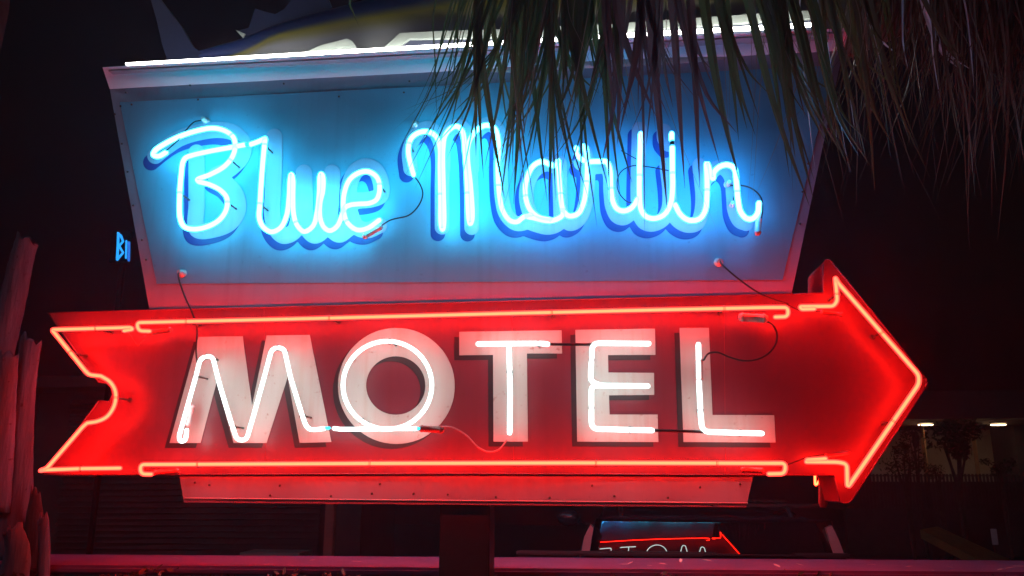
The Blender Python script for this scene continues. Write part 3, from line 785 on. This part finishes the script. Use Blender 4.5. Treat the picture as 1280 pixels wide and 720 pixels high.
# ================================================================== PARKED CAR (rear view)
M_carp = paint('dark_car_paint', (.03,.03,.04), (.035,.033,.045), .22, 3, spec=.5)
M_trim = paint('black_plastic', (.02,.02,.022), None, .5, 20)
M_tyre = paint('tyre_rubber', (.02,.02,.02), None, .9, 30)
M_rim = paint('alloy', (.4,.4,.42), None, .3, 10, metallic=.9)
m, nt, b = mat('tinted_glass'); b.inputs['Base Color'].default_value = (.004,.004,.006,1); b.inputs['Roughness'].default_value = .015; b.inputs['IOR'].default_value = 1.42; b.inputs['Specular IOR Level'].default_value = 1.0
M_glass = m
m, nt, b = mat('tail_lamp_plastic'); b.inputs['Base Color'].default_value = (.34,.2,.2,1); b.inputs['Roughness'].default_value = .3; M_tail = m
yc = 2.62
gl = P(735, 690, yc); gr = P(1052, 690, yc); gt = P(890, 653, yc+.05)
cxm = (gl.x+gr.x)/2; hw = .93; zr = P(890, 647, yc+.2).z; zg0 = P(890, 693, yc).z
car = empty('parked_car', (cxm, yc+2.2, 0), 'dark car parked behind the wall, sign glowing in its window', 'car')
def loft(profile, name, m, root, smooth=True):
    "profile: list of (y, half width, z) rings given as closed loops"
    bm = bmesh.new(); rows = [[bm.verts.new(v) for v in r] for r in profile]
    for A, B_ in zip(rows, rows[1:]):
        for k in range(len(A)): bm.faces.new((A[k], A[(k+1)%len(A)], B_[(k+1)%len(A)], B_[k]))
    bm.faces.new(rows[0][::-1]); bm.faces.new(rows[-1])
    bmesh.ops.recalc_face_normals(bm, faces=bm.faces)
    return part(name, bm, m, root, smooth)
def ringy(y, hwb, hwt, z0, z1, r=.12):
    pts = []
    for (sx, z, h) in ((-1,z0,hwb),(-1,z1,hwt),(1,z1,hwt),(1,z0,hwb)):
        for k in range(5):
            a = {(-1,z0):(math.pi, 1.5*math.pi),(-1,z1):(math.pi, .5*math.pi),(1,z1):(.5*math.pi,0),(1,z0):(0,-.5*math.pi)}[(sx,z)]
            if sx == -1 and z == z0: t = 1.5*math.pi + (math.pi-1.5*math.pi)*k/4
            else: t = a[0] + (a[1]-a[0])*k/4
            pts.append((cxm + sx*(h-r) + r*math.cos(t), y, (z-(r if z == z1 else -r)) + r*math.sin(t)))
    return pts
zbelt = zg0+.01
loft([ringy(yc-.02,.84,.84,.42,zbelt-.12), ringy(yc-.07,.93,.90,.32,zbelt), ringy(yc+.6,.97,.93,.28,zbelt+.02), ringy(yc+3.0,.97,.93,.28,zbelt), ringy(yc+3.3,.96,.90,.28,zbelt-.12), ringy(yc+4.3,.90,.82,.32,zbelt-.25), ringy(yc+4.5,.8,.7,.4,zbelt-.45)], 'body', M_carp, car)
loft([ringy(yc+.06,.82,.70,zbelt-.02,zr-.05,.05), ringy(yc+.22,.86,.74,zbelt-.02,zr,.07), ringy(yc+2.0,.86,.74,zbelt-.02,zr+.02,.07), ringy(yc+2.45,.86,.74,zbelt-.02,zr-.02,.07), ringy(yc+3.1,.86,.80,zbelt-.06,zbelt+.02,.05)], 'cabin', M_carp, car)
# rear window: a curved pane, tilted back
bm = bmesh.new(); nx, nz = 32, 12; Rg = 4.4; XO = .25; tilt = R(14.5)
wb, wt = (gr.x-gl.x)/2-.01, (gr.x-gl.x)/2-.06
hgt = (gt.z-gl.z)*1.04/math.cos(tilt)+.03
rows = []
for j in range(nz+1):
    row = []
    for i in range(nx+1):
        u = i/nx*2-1; v = j/nz; x = u*(wb+(wt-wb)*v); s = (v-.5)*hgt
        dep = ((x-XO)**2 + s*s)/(2*Rg) - .10
        row.append(bm.verts.new((cxm+x, yc + .0 + s*math.sin(tilt) + dep, gl.z-.015 + hgt*.5*math.cos(tilt) + s*math.cos(tilt))))
    rows.append(row)
for j in range(nz):
    for i in range(nx): bm.faces.new((rows[j][i], rows[j][i+1], rows[j+1][i+1], rows[j+1][i]))
for f in bm.faces: f.smooth = True
gw = part('rear_window', bm, M_glass, car)
sl = gw.modifiers.new('s', 'SOLIDIFY'); sl.thickness = .006; sl.offset = -1 if rows else 1
for s_, pp in ((-1, [(726,692),(730,672),(738,656),(742,660),(739,676),(737,692)]), (1, [(1042,692),(1037,676),(1033,660),(1040,657),(1049,676),(1055,692)])):
    part('tail_lamp', prism(pxpoly(pp, yc-.10), yc-.10, yc+.06), M_tail, car)
for zz, y_ in ((zg0+.005, yc-.12),):
    bm = bmesh.new(); l0 = P(645, 690.5, yc-.1); l1 = P(1062, 690.5, yc-.1)
    box(bm, ((l0.x+l1.x)/2, yc-.1, l0.z), (l1.x-l0.x, .05, .03), bevel=.01); part('bumper_step', bm, M_trim, car)
for s_ in (-1, 1):
    bm = bmesh.new(); x = cxm+s_*.60
    sweep(bm, catmull([Vector((x,yc+.3,zr)),Vector((x,yc+.4,zr+.05)),Vector((x,yc+1.3,zr+.06)),Vector((x,yc+2.1,zr+.05)),Vector((x,yc+2.2,zr))],5), .016, 8); part('roof_rail', bm, M_trim, car)
for k in (.5, 1.7):
    bm = bmesh.new(); box(bm, (cxm, yc+k, zr+.075), (1.75, .06, .022), bevel=.006); part('roof_bar', bm, M_trim, car)
for s_ in (-1, 1):
    bm = bmesh.new(); c_ = Vector((cxm+s_*1.08, yc+2.75, zbelt+.10))
    bmesh.ops.create_uvsphere(bm, u_segments=14, v_segments=9, radius=1); bmesh.ops.scale(bm, vec=(.12,.05,.085), verts=bm.verts); bmesh.ops.translate(bm, vec=c_, verts=bm.verts)
    sweep(bm, [c_, c_+Vector((-s_*.16,.02,-.06))], .018, 6); part('side_mirror', bm, M_carp, car, True)
    for yy in (yc+.75, yc+3.6):
        bm = bmesh.new(); x = cxm+s_*.86
        sweep(bm, [Vector((x-.1,yy,.34)), Vector((x+.1,yy,.34))], .34, 28); w = part('wheel', bm, M_tyre, car)
        bm = bmesh.new(); sweep(bm, [Vector((x+s_*.17-.01,yy,.34)), Vector((x+s_*.17+.01,yy,.34))], .21, 20, cap=False); part('rim', bm, M_rim, w)

# ================================================================== BACKGROUND
M_bwall = paint('pale_stucco', (.42,.38,.33), (.34,.30,.26), .9, 2, .2)
M_dwood = paint('dark_boards', (.07,.05,.045), (.05,.036,.032), .8, 3, .3)
M_roof = paint('dark_roof', (.03,.028,.028), None, .9, 5, .3)
M_lampon = emit('porch_lamp_glow', (1,.66,.34), 5.5)
M_orange = paint('varnished_column', (.30,.17,.07), (.2,.11,.05), .6, 5)
# -- right: porch building
yb = 22.
bld = empty('porch_building', (P(1190,600,yb).x, yb, 0), 'dim pale building with a lamp-lit porch at the far right', 'building')
def fbox(pa, pb, y, dy, m, name, root, bev=0):
    "a box whose front face is at Y=y between two photo corners"
    a, b = P(*pa, y), P(*pb, y); bm = bmesh.new()
    z0, z1 = min(a.z,b.z), max(a.z,b.z)
    box(bm, ((a.x+b.x)/2, y+dy/2, (z0+z1)/2), (abs(b.x-a.x), dy, z1-z0), bevel=bev)
    return part(name, bm, m, root)
zf = P(1190, 612, yb).z
fbox((1085,538),(1262,603), yb+2, .3, M_bwall, 'wall', bld)
fbox((1262,500),(1420,640), yb+.5, 3, M_roof, 'wing', bld)
fbox((1060,490),(1400,522), yb-.5, 4, M_roof, 'roof', bld)
fbox((1060,522),(1400,530), yb+.2, 2.4, M_dwood, 'ceiling_beam', bld)
fbox((1060,603),(1400,640), yb-.2, 3, M_dwood, 'porch_floor', bld)
for px in (1158, 1222): fbox((px-5,530),(px+5,603), yb+.2, .25, M_orange, 'column', bld)
for (x0, x1, y0, y1) in ((1196,1211,548,556),(1140,1149,540,558)):
    w = fbox((x0,y0),(x1,y1), yb+1.95, .06, M_roof, 'window', bld)
rl = fbox((1060,594),(1400,595.4), yb-.1, .08, M_dwood, 'railing', bld)
bm = bmesh.new()
for k in range(60):
    a = P(1070+k*4.6, 600, yb-.1); box(bm, (a.x, yb-.06, P(0,603,yb).z+ (P(0,595,yb).z-P(0,603,yb).z)/2-.12), (.05,.04,.55))
part('balusters', bm, M_dwood, rl)
for i, px in enumerate((1157, 1248)):
    a = P(px, 531.5, yb-.2); bm = bmesh.new(); sweep(bm, [a+Vector((0,0,-.0)), a+Vector((0,0,.02))], .2, 20, cap=False)
    o = part('lamp_glow', bm, M_lampon, (lm := empty('porch_lamp', (a.x,a.y,a.z), ['round warm porch lamp left, above the orange column','round warm porch lamp right, over the bright blank wall'][i], 'lamp', 'lit lamps under the porch roof')))
    bm = bmesh.new(); sweep(bm, [a+Vector((0,0,.055)), a+Vector((0,0,.10))], .22, 20, cap=False); part('lamp_base', bm, M_roof, lm)
# trees and shrubs before it
def bush(name, px, py, y, rad, n, label, cat, group=None, trunk=True, squash=1., m=None):
    c = P(px, py, y); root = empty(name, (c.x, y, 0), label, cat, group)
    bm = bmesh.new(); lobes = [(Vector((rnd(-.7,.7), rnd(-.6,.6), rnd(-.6,.8)))*rad, rnd(.35,.6)*rad) for _ in range(8)]
    for i in range(n):
        l, rr_ = random.choice(lobes); d_ = Vector((random.gauss(0,1), random.gauss(0,1), random.gauss(0,1))).normalized()*rr_*rnd(.5,1)
        p = c + l + d_; p.z = c.z+(p.z-c.z)*squash
        s = rad*rnd(.05,.11); u = Vector((rnd(-1,1),rnd(-1,1),rnd(-1,1))).normalized(); v = u.orthogonal().normalized()
        bm.faces.new([bm.verts.new(p-u*s*1.4), bm.verts.new(p+v*s*.6), bm.verts.new(p+u*s*1.4), bm.verts.new(p-v*s*.6)])
    part('crown' if trunk else 'foliage', bm, m or M_hedge, root)
    bm = bmesh.new()
    for k in range(5):
        e_ = c + Vector((rnd(-.5,.5), rnd(-.3,.3), rnd(-.1,.5)))*rad
        sweep(bm, catmull([Vector((c.x, y, 0)), Vector((c.x+rnd(-.05,.05), y, c.z*.6)), e_], 4), lambda t: rad*(.10-.07*t), 6)
    part('trunk' if trunk else 'stem', bm, M_bark, root)
bush('small_tree', 1192, 562, yb-5, .62, 900, 'dark bushy tree between the two porch lamps', 'tree')
bush('shrub', 1131, 578, yb-6, .42, 500, 'spiky dark shrub by the arrow tip, left of the orange column', 'shrub', trunk=False)
bush('shrub', 1250, 585, yb-4, .36, 420, 'low dark shrub in front of the blank wall at far right', 'shrub', trunk=False, squash=.6)
bush('shrub', 1172, 588, yb-5.5, .26, 300, 'small dark shrub just right of the orange column', 'shrub', trunk=False)
bush('small_tree', 1143, 548, yb-3.5, .35, 420, 'thin dark tree just left of the orange column', 'tree')
# picket fence farther right
yfz = 19.
fn = empty('picket_fence', (P(1180,620,yfz).x, yfz, 0), 'dark picket fence across the right, below the porch', 'fence')
bm = bmesh.new()
za, zb_ = P(1180,636,yfz).z, P(1180,602,yfz).z
for k in range(64):
    x = P(1062+k*4.4, 620, yfz).x; box(bm, (x, yfz, (zb_+za)/2), (.05,.03,zb_-za))
part('picket', bm, M_dwood, fn)['kind'] = 'stuff'
bm = bmesh.new(); xa, xb = P(1055,620,yfz).x, P(1345,620,yfz).x
for z in (zb_-.08, za+.08): box(bm, ((xa+xb)/2, yfz+.04, z), (xb-xa, .04, .06))
part('rail', bm, M_dwood, fn)
bm = bmesh.new(); box(bm, ((xa+xb)/2, yfz+.1, za/2), (xb-xa, .25, za)); part('base_wall', bm, M_dwood, fn)
# yellow kerb on the ground, marker post
M_yel = paint('worn_yellow_paint', (.30,.18,.05), (.20,.12,.04), .8, 4, .3, dirt=(.10,.07,.04))
kq = [P(1152,659,13.6), P(1172,659,13.8), P(1262,700,12.6), P(1252,712,12.2)]
bm = bmesh.new(); f_ = []
kt = [P(1150,662,13.4), P(1172,658,14.4), P(1262,699,13.3), P(1240,708,12.3)]
vt = [bm.verts.new(v) for v in kt]; vs = [bm.verts.new(v+Vector((0,0,-.16))) for v in kt]
bm.faces.new(vt); bm.faces.new(vs[::-1])
for i in range(4): bm.faces.new((vs[i], vs[(i+1)%4], vt[(i+1)%4], vt[i]))
bmesh.ops.recalc_face_normals(bm, faces=bm.faces)
rp_ = empty('ramp', (kt[0].x, 13.4, 0), 'worn yellow painted slab sloping down to the right at lower right', 'ramp')
part('slab', bm, M_yel, rp_)
for q in (kt[0].lerp(kt[1],.5), kt[0].lerp(kt[3],.5)+Vector((.05,.1,0))):
    bm = bmesh.new(); box(bm, (q.x+.1, q.y+.15, (q.z-.16)/2), (.14,.14,max(.1,q.z-.18))); part('leg', bm, M_dwood, rp_)
ym = 14.
mp_ = empty('marker_post', (P(1243,670,ym).x, ym, 0), 'short pale reflector marker standing at the end of the yellow kerb', 'marker post')
a = P(1243, 671, ym); bm = bmesh.new(); box(bm, (a.x, ym, a.z), (.11,.03,.30), bevel=.008); part('plate', bm, paint('white_plate', (.6,.55,.55), None, .5, 9), mp_)
bm = bmesh.new(); box(bm, (a.x, ym+.03, (a.z)/2), (.05,.03,a.z), bevel=.004); part('post', bm, M_dwood, mp_)
# -- left: louvred building
yl = 8.5
lb = empty('shuttered_building', (P(250,650,yl).x, yl, 0), 'very dark building with horizontal boards, behind the wall at lower left', 'building')
x0, x1 = P(70,650,yl).x, P(398,650,yl).x; zt = P(250, 600, yl).z; z0 = P(250, 700, yl).z
bm = bmesh.new(); box(bm, ((x0+x1)/2, yl+1.1, 1.6), (x1-x0+1.2, 2, 3.2)); part('wall', bm, M_dwood, lb)
bm = bmesh.new()
for k in range(30):
    z = .55+.085*k
    v = [bm.verts.new(p) for p in ((x0,yl-.02,z),(x1,yl-.02,z),(x1,yl+.08,z+.13),(x0,yl+.08,z+.075))]; bm.faces.new(v)
    v = [bm.verts.new(p) for p in ((x0,yl-.02,z),(x1,yl-.02,z),(x1,yl+.08,z-.01),(x0,yl+.08,z-.01))]; bm.faces.new(v)
part('shutter', bm, paint('faded_board_paint', (.07,.05,.045), (.04,.03,.03), .7, 3), lb)
fbox((300,690.5),(374,700), yl-.6, .5, M_bwall, 'step', lb)
bm = bmesh.new(); box(bm, ((x0+x1)/2, yl+1.0, 3.3), (x1-x0+1.8, 3, .16)); part('roof', bm, M_roof, lb)
pp = P(413, 650, 6.2); bm = bmesh.new(); box(bm, (pp.x, 6.2, 1.35), (.105,.105,2.7), bevel=.01)
pst = obj('timber_post', bm, paint('red_brown_paint', (.30,.12,.08), (.2,.08,.06), .6, 5)); tag(pst, 'plain reddish brown upright post behind the sign, right of the boarded building', 'post')
# -- back: long dark building that closes the lot
bm = bmesh.new(); box(bm, (-2, 34, 1.2), (60, 5, 2.4)); bb = obj('far_building', bm, M_roof); tag(bb, 'low black building closing the far side of the dark lot', 'building')
bm = bmesh.new(); box(bm, (-2, 34, 2.48), (61, 6, .14)); part('roof', bm, M_dwood, bb)
# -- small blue neon seen far at left
yn = 6.0
sg = empty('small_neon_sign', (P(154,308,yn).x, yn, 0), 'tiny blue neon letters glowing in the dark, left of the big sign', 'neon sign')
def zq(pts): return [(130+x/10.28, 270+y/10.28) for x, y in pts]
tube([zq([(170,560),(180,380),(185,210),(215,250),(245,325),(195,385),(245,470),(170,560)])], yn, BLUS, .016, sg, 'letter_b')
tube([zq([(288,320),(282,540)])], yn, BLUS, .012, sg, 'letter_l')
tube([zq([(322,340),(318,570)])], yn, [emit('blue_neon_dimmer', (.01,.08,.35))], .016, sg, 'letter_l')
a = P(150,308,yn+.1); bm = bmesh.new(); box(bm, (a.x, yn+.12, a.z), (.26,.06,.42), bevel=.01); part('backing', bm, M_soot, sg)
bm = bmesh.new(); box(bm, (a.x, yn+.2, a.z/2), (.05,.05,a.z)); part('post', bm, M_soot, sg)
# -- a pinprick lamp
a = P(180, 604, 30); dl = empty('distant_lamp', (a.x, 30, 0), 'pinprick of violet light under the arrow tail', 'lamp')
bm = bmesh.new(); bmesh.ops.create_uvsphere(bm, u_segments=10, v_segments=6, radius=.045); bmesh.ops.translate(bm, vec=a, verts=bm.verts); part('bulb', bm, emit('violet_bulb', (.9,.75,1), 1.6), dl)
bm = bmesh.new(); cyl(bm, Vector((a.x,30,0)), a, .04, 6); part('post', bm, M_post, dl)

# ================================================================== LIGHT
w = bpy.data.worlds.new('World'); sc.world = w; w.use_nodes = True
nt = w.node_tree; bg = nt.nodes['Background']
sky = N(nt, 'ShaderNodeTexSky', sky_type='NISHITA'); sky.sun_disc = False
sky.sun_elevation = R(-4.5); sky.sun_rotation = R(150); sky.air_density = 1.5; sky.dust_density = .5
nt.links.new(sky.outputs[0], bg.inputs[0]); bg.inputs[1].default_value = .09
sd_ = bpy.data.lights.new('moonlight', 'SUN'); sd_.energy = .05; sd_.angle = R(5); sd_.color = (.72,.66,1)
so = bpy.data.objects.new('moonlight', sd_); col.objects.link(so); so.rotation_euler = (R(62), 0, R(-38))

HAZE = True
if HAZE:
    bm = bmesh.new(); box(bm, (0, 18, 5.), (80, 48, 12.2)); hz = obj('haze', bm); hz['kind'] = 'stuff'
    m = bpy.data.materials.new('humid_air'); m.use_nodes = True; nt = m.node_tree; nt.nodes.remove(nt.nodes['Principled BSDF'])
    v = N(nt, 'ShaderNodeVolumePrincipled'); v.inputs['Density'].default_value = .0055; v.inputs['Color'].default_value = (.88,.68,1,1); v.inputs['Anisotropy'].default_value = .7
    nt.links.new(v.outputs[0], nt.nodes['Material Output'].inputs['Volume']); hz.data.materials.append(m)

sc.view_settings.view_transform = 'Standard'; sc.view_settings.look = 'None'; sc.view_settings.exposure = 1.15; sc.view_settings.gamma = 1
sc.render.engine = 'CYCLES'
cy = sc.cycles; cy.use_denoising = True; cy.denoiser = 'OPENIMAGEDENOISE'
cy.max_bounces = 6; cy.diffuse_bounces = 3; cy.glossy_bounces = 3; cy.transparent_max_bounces = 24; cy.volume_bounces = 0
cy.sample_clamp_indirect = 6; cy.use_light_tree = True; cy.caustics_reflective = False; cy.caustics_refractive = False
